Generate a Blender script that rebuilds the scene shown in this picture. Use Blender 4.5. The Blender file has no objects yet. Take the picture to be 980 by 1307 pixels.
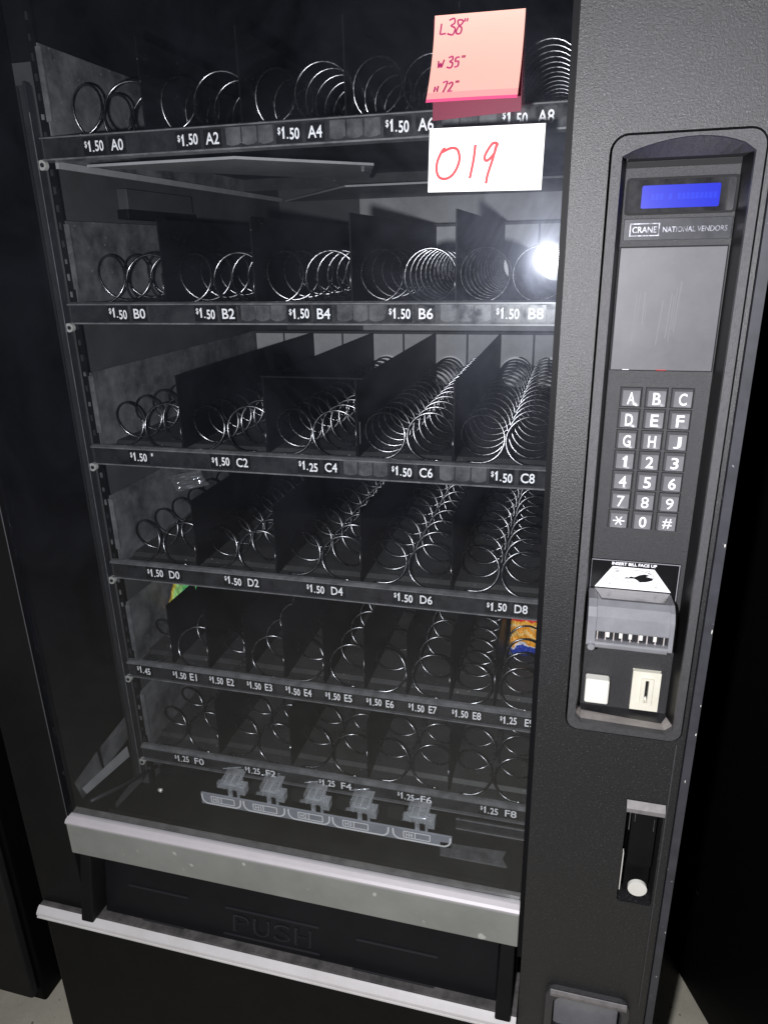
import bpy, math, random
from mathutils import Vector, Matrix
from mathutils.geometry import tessellate_polygon
R_ = random.Random(7)
S = bpy.context.scene
COL = S.collection

# ---------------------------------------------------------------- camera, world, flash, exposure
cam_d = bpy.data.cameras.new('camera'); cam = bpy.data.objects.new('camera', cam_d); COL.objects.link(cam)
cam.matrix_world = Matrix(((0.967491,-0.067602,0.243705,0.7410),(0.252060,0.336568,-0.907297,-0.6690),(-0.020688,0.939229,0.342666,1.4360),(0,0,0,1)))
cam_d.sensor_fit = 'VERTICAL'; cam_d.sensor_height = 24.0; cam_d.lens = 24*911/1307
cam_d.clip_start = 0.01; cam_d.clip_end = 100
S.camera = cam
w = bpy.data.worlds.new('World'); S.world = w; w.use_nodes = True
w.node_tree.nodes['Background'].inputs[0].default_value = (0.75, 0.8, 1.0, 1)
w.node_tree.nodes['Background'].inputs[1].default_value = 0.012
fl = bpy.data.lights.new('phone_flash', 'POINT'); fl.energy = 48; fl.shadow_soft_size = 0.010
fl.color = (0.965, 0.96, 1.0)
flo = bpy.data.objects.new('phone_flash', fl); flo.location = (0.686, -0.669, 1.418); COL.objects.link(flo)
S.view_settings.view_transform = 'Standard'; S.view_settings.look = 'None'
S.view_settings.exposure = 0; S.view_settings.gamma = 1
S.cycles.use_denoising = True
S.cycles.max_bounces = 8; S.cycles.transparent_max_bounces = 16
S.cycles.sample_clamp_indirect = 4

# ---------------------------------------------------------------- materials
def mat(name, base=(.5,.5,.5), rough=.5, metal=0, spec=.5, emit=None, bump=None, mottle=None, coat=0, rvar=None, speck=None):
    """bump=(scale,strength,dist)  mottle=(scale,amount,color2)  speck=(scale,thresh,colour)"""
    m = bpy.data.materials.new(name); m.use_nodes = True
    nt = m.node_tree; N = nt.nodes; L = nt.links
    b = N['Principled BSDF']
    b.inputs['Base Color'].default_value = (*base, 1); b.inputs['Roughness'].default_value = rough
    b.inputs['Metallic'].default_value = metal; b.inputs['Specular IOR Level'].default_value = spec
    b.inputs['Coat Weight'].default_value = coat
    tc = N.new('ShaderNodeTexCoord')
    if emit:
        b.inputs['Emission Color'].default_value = (*emit[0], 1); b.inputs['Emission Strength'].default_value = emit[1]
    out = None
    if mottle:
        n = N.new('ShaderNodeTexNoise'); n.inputs['Scale'].default_value = mottle[0]; n.inputs['Detail'].default_value = 6
        n.inputs['Roughness'].default_value = .65
        L.new(tc.outputs['Object'], n.inputs['Vector'])
        r = N.new('ShaderNodeValToRGB'); r.color_ramp.elements[0].position = .5-mottle[1]; r.color_ramp.elements[1].position = .5+mottle[1]
        r.color_ramp.elements[0].color = (*base, 1); r.color_ramp.elements[1].color = (*mottle[2], 1)
        L.new(n.outputs['Fac'], r.inputs['Fac']); out = r.outputs['Color']
    if speck:
        v = N.new('ShaderNodeTexNoise'); v.inputs['Scale'].default_value = speck[0]; v.inputs['Detail'].default_value = 1
        L.new(tc.outputs['Object'], v.inputs['Vector'])
        r2 = N.new('ShaderNodeValToRGB'); r2.color_ramp.elements[0].position = speck[1]; r2.color_ramp.elements[1].position = min(1, speck[1]+.05)
        L.new(v.outputs['Fac'], r2.inputs['Fac'])
        mx = N.new('ShaderNodeMix'); mx.data_type = 'RGBA'
        L.new(r2.outputs['Color'], mx.inputs[0])
        if out: L.new(out, mx.inputs[6])
        else: mx.inputs[6].default_value = (*base, 1)
        mx.inputs[7].default_value = (*speck[2], 1); out = mx.outputs[2]
    if out: L.new(out, b.inputs['Base Color'])
    if rvar:
        n = N.new('ShaderNodeTexNoise'); n.inputs['Scale'].default_value = rvar[0]; n.inputs['Detail'].default_value = 4
        L.new(tc.outputs['Object'], n.inputs['Vector'])
        mr = N.new('ShaderNodeMapRange'); mr.inputs[1].default_value = .3; mr.inputs[2].default_value = .7
        mr.inputs[3].default_value = rvar[1]; mr.inputs[4].default_value = rvar[2]
        L.new(n.outputs['Fac'], mr.inputs[0]); L.new(mr.outputs[0], b.inputs['Roughness'])
    if bump:
        n = N.new('ShaderNodeTexNoise'); n.inputs['Scale'].default_value = bump[0]; n.inputs['Detail'].default_value = 8; n.inputs['Roughness'].default_value = .78
        L.new(tc.outputs['Object'], n.inputs['Vector'])
        bp = N.new('ShaderNodeBump'); bp.inputs['Strength'].default_value = bump[1]; bp.inputs['Distance'].default_value = bump[2]
        L.new(n.outputs['Fac'], bp.inputs['Height']); L.new(bp.outputs['Normal'], b.inputs['Normal'])
    return m

M = {}
M['pebble'] = mat('pebbled_black_plastic', (.0068,.0068,.0078), .42, spec=.8, bump=(520,.7,.0009), mottle=(420,.14,(.016,.0158,.0175)), speck=(620,.665,(.085,.083,.09)))  # pale specks in the colour stand for glints off the pebble bumps
M['frame'] = mat('door_frame_paint', (.006,.006,.0065), .5, spec=.15, bump=(700,.5,.001), mottle=(9,.25,(.012,.0115,.0115)))
M['bezel'] = mat('bezel_plastic', (.026,.025,.028), .48, spec=1.0, bump=(800,.8,.0010), mottle=(300,.2,(.05,.048,.052)))
M['panel'] = mat('keypad_panel_plastic', (.012,.0118,.0135), .5, spec=.8, bump=(900,.8,.001), mottle=(300,.25,(.026,.0255,.029)))
M['plate'] = mat('blank_plate_plastic', (.062,.061,.068), .5, mottle=(25,.2,(.088,.086,.094)), bump=(1200,.2,.0005))
M['trim'] = mat('edge_trim', (.030,.030,.036), .38, mottle=(30,.2,(.05,.05,.06)), speck=(140,.74,(.3,.3,.3)))
M['flange'] = mat('flange_paint', (.020,.020,.022), .45, spec=.35, mottle=(30,.2,(.035,.035,.038)))
M['gap'] = mat('dark_gap', (.004,.004,.005), .8)
M['gasket'] = mat('rubber_gasket', (.004,.004,.005), .55, spec=.12)
M['black'] = mat('black_plastic', (.004,.004,.0045), .45, spec=.10, bump=(60,.15,.001), mottle=(20,.3,(.009,.0088,.009)))
M['divider'] = mat('divider_black', (.0028,.0028,.0032), .5, spec=.10, mottle=(14,.25,(.006,.006,.0065)), speck=(260,.74,(.07,.07,.07)))
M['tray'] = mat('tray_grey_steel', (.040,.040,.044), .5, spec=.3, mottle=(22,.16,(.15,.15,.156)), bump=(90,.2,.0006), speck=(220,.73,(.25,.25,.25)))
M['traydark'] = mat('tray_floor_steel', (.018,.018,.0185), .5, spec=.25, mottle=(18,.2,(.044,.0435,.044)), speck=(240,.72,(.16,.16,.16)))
M['liner'] = mat('cabinet_liner', (.038,.037,.038), .6, spec=.3, mottle=(8,.25,(.070,.070,.073)))
M['dark_liner'] = mat('black_liner', (.004,.004,.005), .8, spec=.15)  # black liner above the top tray and floor below the lowest
M['backp'] = mat('back_plate_grey', (.26,.26,.27), .55, mottle=(22,.2,(.38,.38,.39)), bump=(300,.2,.0005))
M['beam'] = mat('beam_grey_paint', (.24,.24,.25), .45, mottle=(16,.2,(.36,.36,.37)))
M['wire'] = mat('spring_wire', (.20,.20,.208), .26, metal=1, rvar=(150,.18,.36))
M['coupling'] = mat('coupling_plastic', (.62,.62,.64), .4)
M['rail'] = mat('label_rail', (.012,.012,.014), .28, spec=.4, mottle=(45,.2,(.034,.034,.037)), rvar=(60,.15,.5))
M['lip'] = mat('rail_lip', (.075,.075,.08), .3, mottle=(60,.2,(.20,.20,.21)))
M['insert'] = mat('clear_insert', (.035,.035,.039), .22, mottle=(55,.2,(.12,.12,.128)), rvar=(60,.1,.5))
M['tag'] = mat('price_tag_black', (.010,.010,.011), .25, rvar=(80,.12,.4))
M['white'] = mat('white_print', (.85,.85,.88), .5)
M['whitep'] = mat('white_plastic', (.80,.79,.74), .35, mottle=(30,.3,(.70,.68,.60)))
M['cream'] = mat('cream_plastic', (.74,.72,.62), .4, mottle=(40,.3,(.62,.59,.48)))
M['alu'] = mat('aluminium_bar', (.25,.26,.24), .5, metal=.2, mottle=(10,.22,(.34,.35,.325)), bump=(300,.15,.0005), speck=(60,.73,(.55,.56,.52)))
M['alulip'] = mat('aluminium_lip', (.60,.565,.585), .45, metal=.2, mottle=(25,.3,(.52,.50,.51)))
M['strip'] = mat('silver_strip', (.90,.88,.88), .33, metal=.15, mottle=(15,.3,(.70,.67,.66)))
M['dirty'] = mat('dusty_ledge', (.035,.034,.034), .8, mottle=(45,.2,(.13,.12,.115)))
M['flap'] = mat('delivery_flap', (.0070,.0070,.0085), .42, spec=.2, mottle=(10,.25,(.012,.012,.014)), bump=(150,.15,.0005))
M['rib'] = mat('embossed_edge', (.022,.022,.026), .42)
M['key'] = mat('key_metal', (.15,.15,.16), .16, mottle=(60,.3,(.2,.2,.21)), metal=.1)
M['lcdframe'] = mat('lcd_window', (.012,.012,.014), .12, mottle=(90,.2,(.035,.035,.037)))
M['lcd'] = mat('lcd_screen', (.004,.008,.10), .3, spec=.2, emit=((.014,.026,.85),.7))
M['lcd2'] = mat('lcd_cells', (.006,.012,.12), .3, spec=.2, emit=((.018,.045,.95),.7))
M['badge'] = mat('badge_plate', (.02,.021,.026), .4, spec=.2, mottle=(70,.2,(.045,.046,.052)))
M['silver'] = mat('silver_print', (.24,.24,.27), .35, metal=.4, mottle=(200,.10,(.05,.05,.06)))
M['accept'] = mat('bill_acceptor_plastic', (.16,.163,.18), .32, mottle=(30,.22,(.235,.235,.25)), coat=.3)
M['acctop'] = mat('acceptor_smoked_top', (.19,.175,.175), .22, mottle=(25,.25,(.26,.24,.24)))
M['metal'] = mat('bright_metal', (.85,.83,.78), .35, metal=.3)
M['decal'] = mat('decal_black', (.006,.006,.007), .25)
M['decalw'] = mat('decal_white', (.78,.78,.80), .4)
M['decaline'] = mat('decal_thin_line', (.25,.25,.27), .4)
M['worn'] = mat('worn_lip', (.33,.30,.29), .5, mottle=(120,.2,(.50,.46,.44)), bump=(500,.4,.001))
M['cab'] = mat('neighbour_black_paint', (.0018,.0018,.0022), .6, spec=.12, bump=(40,.2,.001), speck=(34,.76,(.02,.02,.02)))
M['cab2'] = mat('neighbour_grey_paint', (.018,.018,.018), .55, spec=.15, bump=(500,.3,.001), mottle=(12,.25,(.028,.027,.027)))
M['ink'] = mat('purple_ink', (.24,.006,.07), .6)
M['redink'] = mat('red_ink', (.55,.015,.02), .6)
M['residue'] = mat('adhesive_residue', (.10,.10,.11), .35)
M['hood'] = mat('hood_lip_grey', (.13,.12,.12), .5, mottle=(120,.2,(.22,.205,.20)))
M['scuff'] = mat('pale_scuff', (.105,.104,.112), .5)
M['gumstrip'] = mat('gum_label_tint', (.24,.25,.285), .4, mottle=(40,.25,(.33,.34,.375)))
M['conc'] = mat('concrete_floor', (.50,.47,.38), .8, mottle=(14,.22,(.66,.63,.51)), bump=(150,.4,.003), speck=(90,.7,(.2,.18,.15)))

def glassmat(name, veil, haze, rough=.035, dcol=(.7,.75,1), base_r=.045):
    m = bpy.data.materials.new(name); m.use_nodes = True; nt = m.node_tree; N = nt.nodes; L = nt.links
    N.remove(N['Principled BSDF']); out = N['Material Output']
    lw = N.new('ShaderNodeLayerWeight'); lw.inputs[0].default_value = .5
    pw = N.new('ShaderNodeMath'); pw.operation = 'POWER'; pw.inputs[1].default_value = 5; L.new(lw.outputs['Facing'], pw.inputs[0])
    ma = N.new('ShaderNodeMath'); ma.operation = 'MULTIPLY_ADD'; ma.inputs[1].default_value = 1-base_r; ma.inputs[2].default_value = base_r
    L.new(pw.outputs[0], ma.inputs[0])
    tr = N.new('ShaderNodeBsdfTransparent'); tr.inputs[0].default_value = (.96,.97,.97,1)
    g = N.new('ShaderNodeBsdfGlossy'); g.inputs['Roughness'].default_value = rough
    m1 = N.new('ShaderNodeMixShader'); L.new(ma.outputs[0], m1.inputs[0]); L.new(tr.outputs[0], m1.inputs[1]); L.new(g.outputs[0], m1.inputs[2])
    tc = N.new('ShaderNodeTexCoord')
    n = N.new('ShaderNodeTexNoise'); n.inputs['Scale'].default_value = 9; n.inputs['Detail'].default_value = 8; n.inputs['Roughness'].default_value = .7; n.inputs['Distortion'].default_value = .8
    L.new(tc.outputs['Object'], n.inputs['Vector'])
    mr = N.new('ShaderNodeMapRange'); mr.inputs[1].default_value = .35; mr.inputs[2].default_value = .75; mr.inputs[3].default_value = .35; mr.inputs[4].default_value = 1.9
    L.new(n.outputs['Fac'], mr.inputs[0])
    def lobe(prev, sh, amt):
        mu = N.new('ShaderNodeMath'); mu.operation = 'MULTIPLY'; mu.inputs[1].default_value = amt; L.new(mr.outputs[0], mu.inputs[0])
        x = N.new('ShaderNodeMixShader'); L.new(mu.outputs[0], x.inputs[0]); L.new(prev.outputs[0], x.inputs[1]); L.new(sh.outputs[0], x.inputs[2]); return x
    h1 = N.new('ShaderNodeBsdfGlossy'); h1.inputs['Roughness'].default_value = .36; h1.inputs[0].default_value = (.75,.8,1,1)
    h2 = N.new('ShaderNodeBsdfGlossy'); h2.inputs['Roughness'].default_value = .17; h2.inputs[0].default_value = (.7,.78,1,1)
    d = N.new('ShaderNodeBsdfDiffuse'); d.inputs[0].default_value = (*dcol,1)
    a = lobe(m1, h1, haze); a = lobe(a, h2, haze*.3); a = lobe(a, d, veil)
    L.new(a.outputs[0], out.inputs['Surface'])
    return m
M['glass'] = glassmat('door_glass', .0021, .0028)  # bluish dust veil and broad gloss also stand in for lens flare
M['clear'] = glassmat('clear_plastic', .26, .08, rough=.12, dcol=(.75,.77,.8), base_r=.09)
M['wrap'] = glassmat('thin_wrapper', .05, .02, rough=.1, dcol=(.8,.8,.8), base_r=.08)

# pink sticky note paper: a little light passes through
def paper(name, c, tr):
    m = mat(name, c, .7, spec=.2, mottle=(5,.35,tuple(x*.93 for x in c)))
    N = m.node_tree.nodes; L = m.node_tree.links
    t = N.new('ShaderNodeBsdfTranslucent'); t.inputs[0].default_value = (c[0], c[1]*.4, c[2]*.8, 1)
    x = N.new('ShaderNodeMixShader'); x.inputs[0].default_value = tr
    L.new(N['Principled BSDF'].outputs[0], x.inputs[1]); L.new(t.outputs[0], x.inputs[2]); L.new(x.outputs[0], N['Material Output'].inputs['Surface'])
    return m
M['pink'] = paper('pink_note_paper', (.88,.44,.36), .2)
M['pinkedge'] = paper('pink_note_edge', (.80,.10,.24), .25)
def note_reflection():
    m = bpy.data.materials.new('magenta_reflection'); m.use_nodes = True; N = m.node_tree.nodes; L = m.node_tree.links
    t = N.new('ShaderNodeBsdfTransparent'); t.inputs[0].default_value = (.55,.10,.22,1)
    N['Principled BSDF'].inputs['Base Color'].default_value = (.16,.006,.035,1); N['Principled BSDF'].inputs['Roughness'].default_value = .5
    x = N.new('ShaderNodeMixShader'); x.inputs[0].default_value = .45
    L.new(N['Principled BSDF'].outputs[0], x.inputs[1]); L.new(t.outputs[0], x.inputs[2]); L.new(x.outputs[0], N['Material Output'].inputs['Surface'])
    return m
M['note_reflection'] = note_reflection()
M['pinkmid'] = paper('pink_note_low_band', (.86,.33,.31), .2)  # deeper pink for the rows just above the bottom edge
M['label'] = paper('white_label_paper', (.78,.78,.77), .05)

def bagmat(name, stops, scale, axis, rough=.25):
    m = bpy.data.materials.new(name); m.use_nodes = True; N = m.node_tree.nodes; L = m.node_tree.links
    b = N['Principled BSDF']; b.inputs['Roughness'].default_value = rough
    tc = N.new('ShaderNodeTexCoord'); sp = N.new('ShaderNodeSeparateXYZ'); L.new(tc.outputs['Generated'], sp.inputs[0])
    n = N.new('ShaderNodeTexNoise'); n.inputs['Scale'].default_value = scale; n.inputs['Detail'].default_value = 3; L.new(tc.outputs['Generated'], n.inputs['Vector'])
    ad = N.new('ShaderNodeMath'); ad.operation = 'MULTIPLY_ADD'; ad.inputs[1].default_value = .35; L.new(n.outputs['Fac'], ad.inputs[0]); L.new(sp.outputs[axis], ad.inputs[2])
    r = N.new('ShaderNodeValToRGB'); r.color_ramp.interpolation = 'CONSTANT'
    e = r.color_ramp.elements; e[0].position = 0; e[0].color = (*stops[0][1],1); e[1].position = stops[1][0]; e[1].color = (*stops[1][1],1)
    for p, c in stops[2:]:
        k = e.new(p); k.color = (*c,1)
    nb = N.new('ShaderNodeTexNoise'); nb.inputs['Scale'].default_value = 9; nb.inputs['Detail'].default_value = 2; nb.inputs['Distortion'].default_value = 1.2; L.new(tc.outputs['Generated'], nb.inputs['Vector'])
    bu = N.new('ShaderNodeBump'); bu.inputs['Strength'].default_value = .8; bu.inputs['Distance'].default_value = .006; L.new(nb.outputs['Fac'], bu.inputs['Height']); L.new(bu.outputs['Normal'], b.inputs['Normal'])
    L.new(ad.outputs[0], r.inputs[0]); L.new(r.outputs[0], b.inputs['Base Color'])
    return m
M['bagorange'] = bagmat('orange_snack_film', [(0,(.02,.05,.40)),(.345,(.78,.74,.80)),(.38,(.95,.40,.03)),(.50,(.95,.62,.20)),(.55,(.95,.38,.02)),(.61,(.95,.66,.28)),(.65,(.95,.45,.03)),(.71,(.80,.04,.03)),(.9,(.9,.55,.08))], 3.0, 2)
M['baggreen'] = bagmat('green_snack_film', [(0,(.85,.35,.05)),(.30,(.85,.72,.10)),(.42,(.42,.80,.25)),(.75,(.15,.62,.20))], 3.5, 0)

# ---------------------------------------------------------------- mesh helpers
class MB:
    def __init__(s): s.v = []; s.f = []; s.m = []; s.mats = []; s.sm = []
    def mi(s, m):
        if m not in s.mats: s.mats.append(m)
        return s.mats.index(m)
    def add(s, vs, fs, m, smooth=False):
        b = len(s.v); k = s.mi(m); s.v += [tuple(v) for v in vs]
        for f in fs: s.f.append([b+i for i in f]); s.m.append(k); s.sm.append(smooth)
        return s
    def box(s, x0, x1, y0, y1, z0, z1, m):
        v = [(x,y,z) for x in (x0,x1) for y in (y0,y1) for z in (z0,z1)]
        return s.add(v, [(0,1,3,2),(4,6,7,5),(0,4,5,1),(2,3,7,6),(0,2,6,4),(1,5,7,3)], m)
    def hexa(s, bottom, top, m):   # two quads, matching order
        v = list(bottom)+list(top)
        return s.add(v, [(3,2,1,0),(4,5,6,7),(0,1,5,4),(1,2,6,5),(2,3,7,6),(3,0,4,7)], m)
    def plate(s, outer, holes, y0, y1, m, sidem=None):   # xz polygon with holes between y0 (front) and y1
        loops = [outer]+holes; flat = [p for l in loops for p in l]
        tris = tessellate_polygon([[Vector((p[0],p[1],0)) for p in l] for l in loops])
        s.add([(p[0],y0,p[1]) for p in flat], tris, m); s.add([(p[0],y1,p[1]) for p in flat], [t[::-1] for t in tris], m)
        for l in loops:
            n = len(l); s.add([(p[0],y,p[1]) for y in (y0,y1) for p in l], [(i,(i+1)%n,n+(i+1)%n,n+i) for i in range(n)], sidem or m)
        return s
    def profile(s, prof, x0, x1, m, smooth=False):   # yz profile extruded along x
        n = len(prof); v = [(x,p[0],p[1]) for x in (x0,x1) for p in prof]
        tr = tessellate_polygon([[Vector((p[0],p[1],0)) for p in prof]])
        s.add(v, [(i,(i+1)%n,n+(i+1)%n,n+i) for i in range(n)], m, smooth)
        s.add([(x0,p[0],p[1]) for p in prof], tr, m); s.add([(x1,p[0],p[1]) for p in prof], tr, m)
        return s
    def loft(s, A, B, m, smooth=False, close=True):
        n = len(A); rng = range(n if close else n-1)
        return s.add(list(A)+list(B), [(i,(i+1)%n,n+(i+1)%n,n+i) for i in rng], m, smooth)
    def cyl(s, c, r, y0, y1, m, n=20, r2=None):
        r2 = r if r2 is None else r2
        a = [(c[0]+r*math.cos(t*2*math.pi/n), y0, c[1]+r*math.sin(t*2*math.pi/n)) for t in range(n)]
        b = [(c[0]+r2*math.cos(t*2*math.pi/n), y1, c[1]+r2*math.sin(t*2*math.pi/n)) for t in range(n)]
        s.loft(a,b,m,True); s.add(a,[tuple(range(n))],m); return s.add(b,[tuple(range(n))[::-1]],m)
    def tube(s, path, r, m, n=6):
        pts = [Vector(p) for p in path]; rings = []; up = Vector((0,1,0.01)).normalized()
        for i, p in enumerate(pts):
            t = (pts[min(i+1,len(pts)-1)]-pts[max(i-1,0)]).normalized()
            a = t.cross(up)
            a = a.normalized() if a.length > 1e-4 else t.orthogonal().normalized()
            b = t.cross(a).normalized(); up = -b if -b.dot(up) > 0 else b
            b = t.cross(a)
            rings.append([p+(a*math.cos(k*2*math.pi/n)+b*math.sin(k*2*math.pi/n))*r for k in range(n)])
        v = [q for rg in rings for q in rg]; f = []
        for i in range(len(pts)-1):
            for k in range(n): f.append((i*n+k, i*n+(k+1)%n, (i+1)*n+(k+1)%n, (i+1)*n+k))
        f.append(tuple(range(n))[::-1]); f.append(tuple((len(pts)-1)*n+k for k in range(n)))
        return s.add(v, f, m, True)
    def mesh(s, name):
        me = bpy.data.meshes.new(name); me.from_pydata(s.v, [], s.f)
        for m in s.mats: me.materials.append(m)
        me.polygons.foreach_set('material_index', s.m); me.polygons.foreach_set('use_smooth', s.sm); me.update()
        return me
    def build(s, name, parent=None, bevel=0, seg=2, loc=(0,0,0)):
        return link(name, s.mesh(name), parent, loc, bevel, seg)
def link(name, me, parent=None, loc=(0,0,0), bevel=0, seg=2):
    o = bpy.data.objects.new(name, me); COL.objects.link(o); o.location = loc
    if parent: o.parent = parent
    if bevel:
        b = o.modifiers.new('bevel','BEVEL'); b.width = bevel; b.segments = seg; b.limit_method = 'ANGLE'; b.angle_limit = math.radians(40)
    return o
def empty(name, loc, label, cat):
    o = bpy.data.objects.new(name, None); COL.objects.link(o); o.location = loc; o['label'] = label; o['category'] = cat; o.empty_display_size = .1
    return o
_tx = {}
def text2d(s, bold=0.0):
    k = (s, bold)
    if k in _tx: return _tx[k]
    c = bpy.data.curves.new('t','FONT'); c.body = s; c.size = 1; c.offset = bold; c.resolution_u = 3
    o = bpy.data.objects.new('t', c); COL.objects.link(o)
    dg = bpy.context.evaluated_depsgraph_get(); dg.update()
    me = bpy.data.meshes.new_from_object(o.evaluated_get(dg))
    v = [tuple(p.co[:2]) for p in me.vertices]; f = [tuple(p.vertices) for p in me.polygons]
    bpy.data.objects.remove(o); bpy.data.curves.remove(c); bpy.data.meshes.remove(me)
    x0=min(p[0] for p in v); x1=max(p[0] for p in v); y0=min(p[1] for p in v); y1=max(p[1] for p in v)
    v = [((p[0]-x0)/(x1-x0)-.5, (p[1]-y0)/(y1-y0)-.5) for p in v]
    _tx[k] = (v, f); return _tx[k]
def put_text(mb, s, cx, cz, w_, h_, y, m, bold=0, shear=0):
    if s == '1':      # numeral with its flag
        b_ = .30; pts = [(-.5+.35,-.5),(.5,-.5),(.5,.5),(.5-b_*1.1,.5),(-.5,.26),(-.5,.12),(-.5+.35,.20)]
        mb.add([(cx+p[0]*w_, y, cz+p[1]*h_) for p in pts], [(0,1,2,3,6),(3,4,5,6)], m); return
    v, f = text2d(s, bold)
    mb.add([(cx+p[0]*w_+shear*p[1]*h_, y, cz+p[1]*h_) for p in v], f, m)
def rrect(x0, x1, z0, z1, r, n=5):
    out = []
    for cx, cz, a in ((x1-r,z1-r,0),(x0+r,z1-r,90),(x0+r,z0+r,180),(x1-r,z0+r,270)):
        for i in range(n+1):
            t = math.radians(a+90*i/n); out.append((cx+r*math.cos(t), cz+r*math.sin(t)))
    return out
def stroke(mb, pts, wd, y, m):   # flat ribbon in the xz plane; y may be a function of z
    yf = y if callable(y) else (lambda z: y)
    P = [Vector((p[0],p[1])) for p in pts]; v = []
    for i, p in enumerate(P):
        t = (P[min(i+1,len(P)-1)]-P[max(i-1,0)]).normalized(); n_ = Vector((-t.y,t.x))*wd/2
        for q in (p+n_, p-n_): v.append((q.x, yf(q.y)-i*3e-6, q.y))
    mb.add(v, [(2*i,2*i+1,2*i+3,2*i+2) for i in range(len(P)-1)], m)
def smooth(pts, k=6):
    out = []; n = len(pts)
    for i in range(n-1):
        p0=pts[max(i-1,0)]; p1=pts[i]; p2=pts[i+1]; p3=pts[min(i+2,n-1)]
        for j in range(k):
            t=j/k; out.append(tuple(.5*((2*b)+(-a+c)*t+(2*a-5*b+4*c-d)*t*t+(-a+3*b-3*c+d)*t**3) for a,b,c,d in zip(p0,p1,p2,p3)))
    out.append(pts[-1]); return out

# ---------------------------------------------------------------- floor
fm = MB(); fm.box(-4,5,-3,5,-.05,0,M['conc']); fo = fm.build('floor'); fo['kind'] = 'structure'

# ---------------------------------------------------------------- the vending machine
VM = empty('vending_machine', (0,0,0), 'black snack vending machine with glass front, empty coil trays and a keypad column', 'vending machine')
# cabinet shell, open at the front
c = MB()
c.box(.002,.020,.05,.96,.05,1.83,M['frame']); c.box(.866,.884,.05,.96,.05,1.83,M['frame'])
c.box(.020,.866,.940,.96,.05,1.83,M['frame']); c.box(.020,.866,.05,.94,1.81,1.83,M['frame']); c.box(.020,.866,.05,.94,.05,.07,M['frame'])
c.build('cabinet', VM, .003)
l = MB()
l.box(.022,.098,.168,.93,.52,1.655,M['liner']); l.box(.022,.0975,.168,.93,1.656,1.80,M['dark_liner'])              # left inner wall
l.box(.742,.80,.168,.93,.52,1.80,M['liner'])               # right inner wall
l.box(.098,.280,.905,.93,.52,1.62,M['liner']); l.box(.2802,.742,.904,.93,.52,1.62,M['backp']); l.box(.098,.742,.90,.93,1.622,1.80,M['dark_liner'])
l.box(.098,.742,.168,.93,1.78,1.80,M['dark_liner'])
l.build('inner_liner', VM)
b = MB(); b.box(.098,.114,.305,.49,1.50,1.527,M['liner']); b.box(.098,.116,.300,.495,1.487,1.4995,M['black']); b.build('wall_bracket', VM, .001)
# door side return and the ridged flange behind it
d = MB(); d.box(.060,.0795,.012,.158,.62,1.76,M['gasket']); d.build('door_return', VM, .002)
d = MB(); d.box(.068,.096,.160,.166,.62,1.63,M['flange']); d.box(.0935,.0965,.152,.162,.62,1.632,M['rib']); d.box(.0962,.0968,.1516,.1530,.62,1.60,M['lip']); d.box(.0745,.0755,.158,.161,.62,1.628,M['rib']); d.box(.0795,.0815,.157,.161,.62,1.628,M['gap'])
d.build('flange', VM, .0008)
# slotted standard
d = MB(); d.box(.0975,.108,.168,.172,.60,1.72,M['black'])
z = .63
while z < 1.70:
    d.box(.1010,.1048-R_.random()*.0015,.1665,.1678,z,z+.0085-R_.random()*.003,M['rib'] if R_.random()<.6 else M['tray']); z += .0205
d.build('slotted_standard', VM)

# ---- door frame
f = MB(); f.plate([(0,.503),(.079,.503),(.079,1.83),(0,1.83)],[],0,.055,M['frame']); f.build('door_frame', VM, .004, 3)
f = MB(); f.box(.0792,.0825,.0,.012,.684,1.75,M['gasket']); f.box(.0800,.0810,-.0006,.001,.684,1.75,M['plate']); f.build('glass_gasket', VM)  # pale line painted in for the highlight along the frame edge
f = MB(); f.box(.0795,.727,.0,.055,1.745,1.83,M['frame']); f.build('door_header', VM, .004)
g = MB(); g.box(.0826,.7245,.005,.009,.684,1.745,M['glass']); g.build('glass_pane', VM)
f = MB(); f.box(.7215,.7268,-.0005,.014,.60,1.79,M['gasket']); f.build('glass_gasket', VM)

# ---- right control column: pebbled face with openings
archF = []
for i in range(13):
    t = i/12; x = .866 - t*.099; archF.append((x, 1.504 + .0125*math.sin(math.pi*(t**.85))**.75))
openF = [(.864,.962+.006),(.858,.961)]
front_outline = [(.767,.968),(.773,.961),(.858,.959),(.865,.966)] + archF
HAND = rrect(.830,.868,.722,.862,.004,3)
CUP = rrect(.768,.853,.470,.553,.012,4)
face = MB()
bez = rrect(.757,.8745,.950,1.521,.014,6)
face.plate([(.727,.06),(.8782,.06),(.8782,1.83),(.727,1.83)], [bez, HAND, CUP], 0, .05, M['pebble'])
face.build('control_column', VM, .003, 3)
# chamfer lighter edge next to the glass
trim = MB(); trim.plate([(.8795,.06),(.888,.06),(.888,1.83),(.8795,1.83)],[],-.002,.06,M['trim']); trim.build('edge_trim', VM, .0025, 3)
for zc, xc, r in ((1.175,.8866,.0013),(1.085,.8868,.0016),(1.0,.8872,.0010),(.965,.8868,.0013),(.905,.8835,.0014),(.690,.8868,.0012)):
    n=7; chips = MB(); pts=[(xc+r*R_.uniform(.3,1)*.45*math.cos(k*6.283/n), zc+r*R_.uniform(.6,2.2)*math.sin(k*6.283/n)) for k in range(n)]
    chips.add([(p[0],-.0026,p[1]) for p in pts],[tuple(range(n))],M['whitep']); chips.build('paint_chip', VM)
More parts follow.
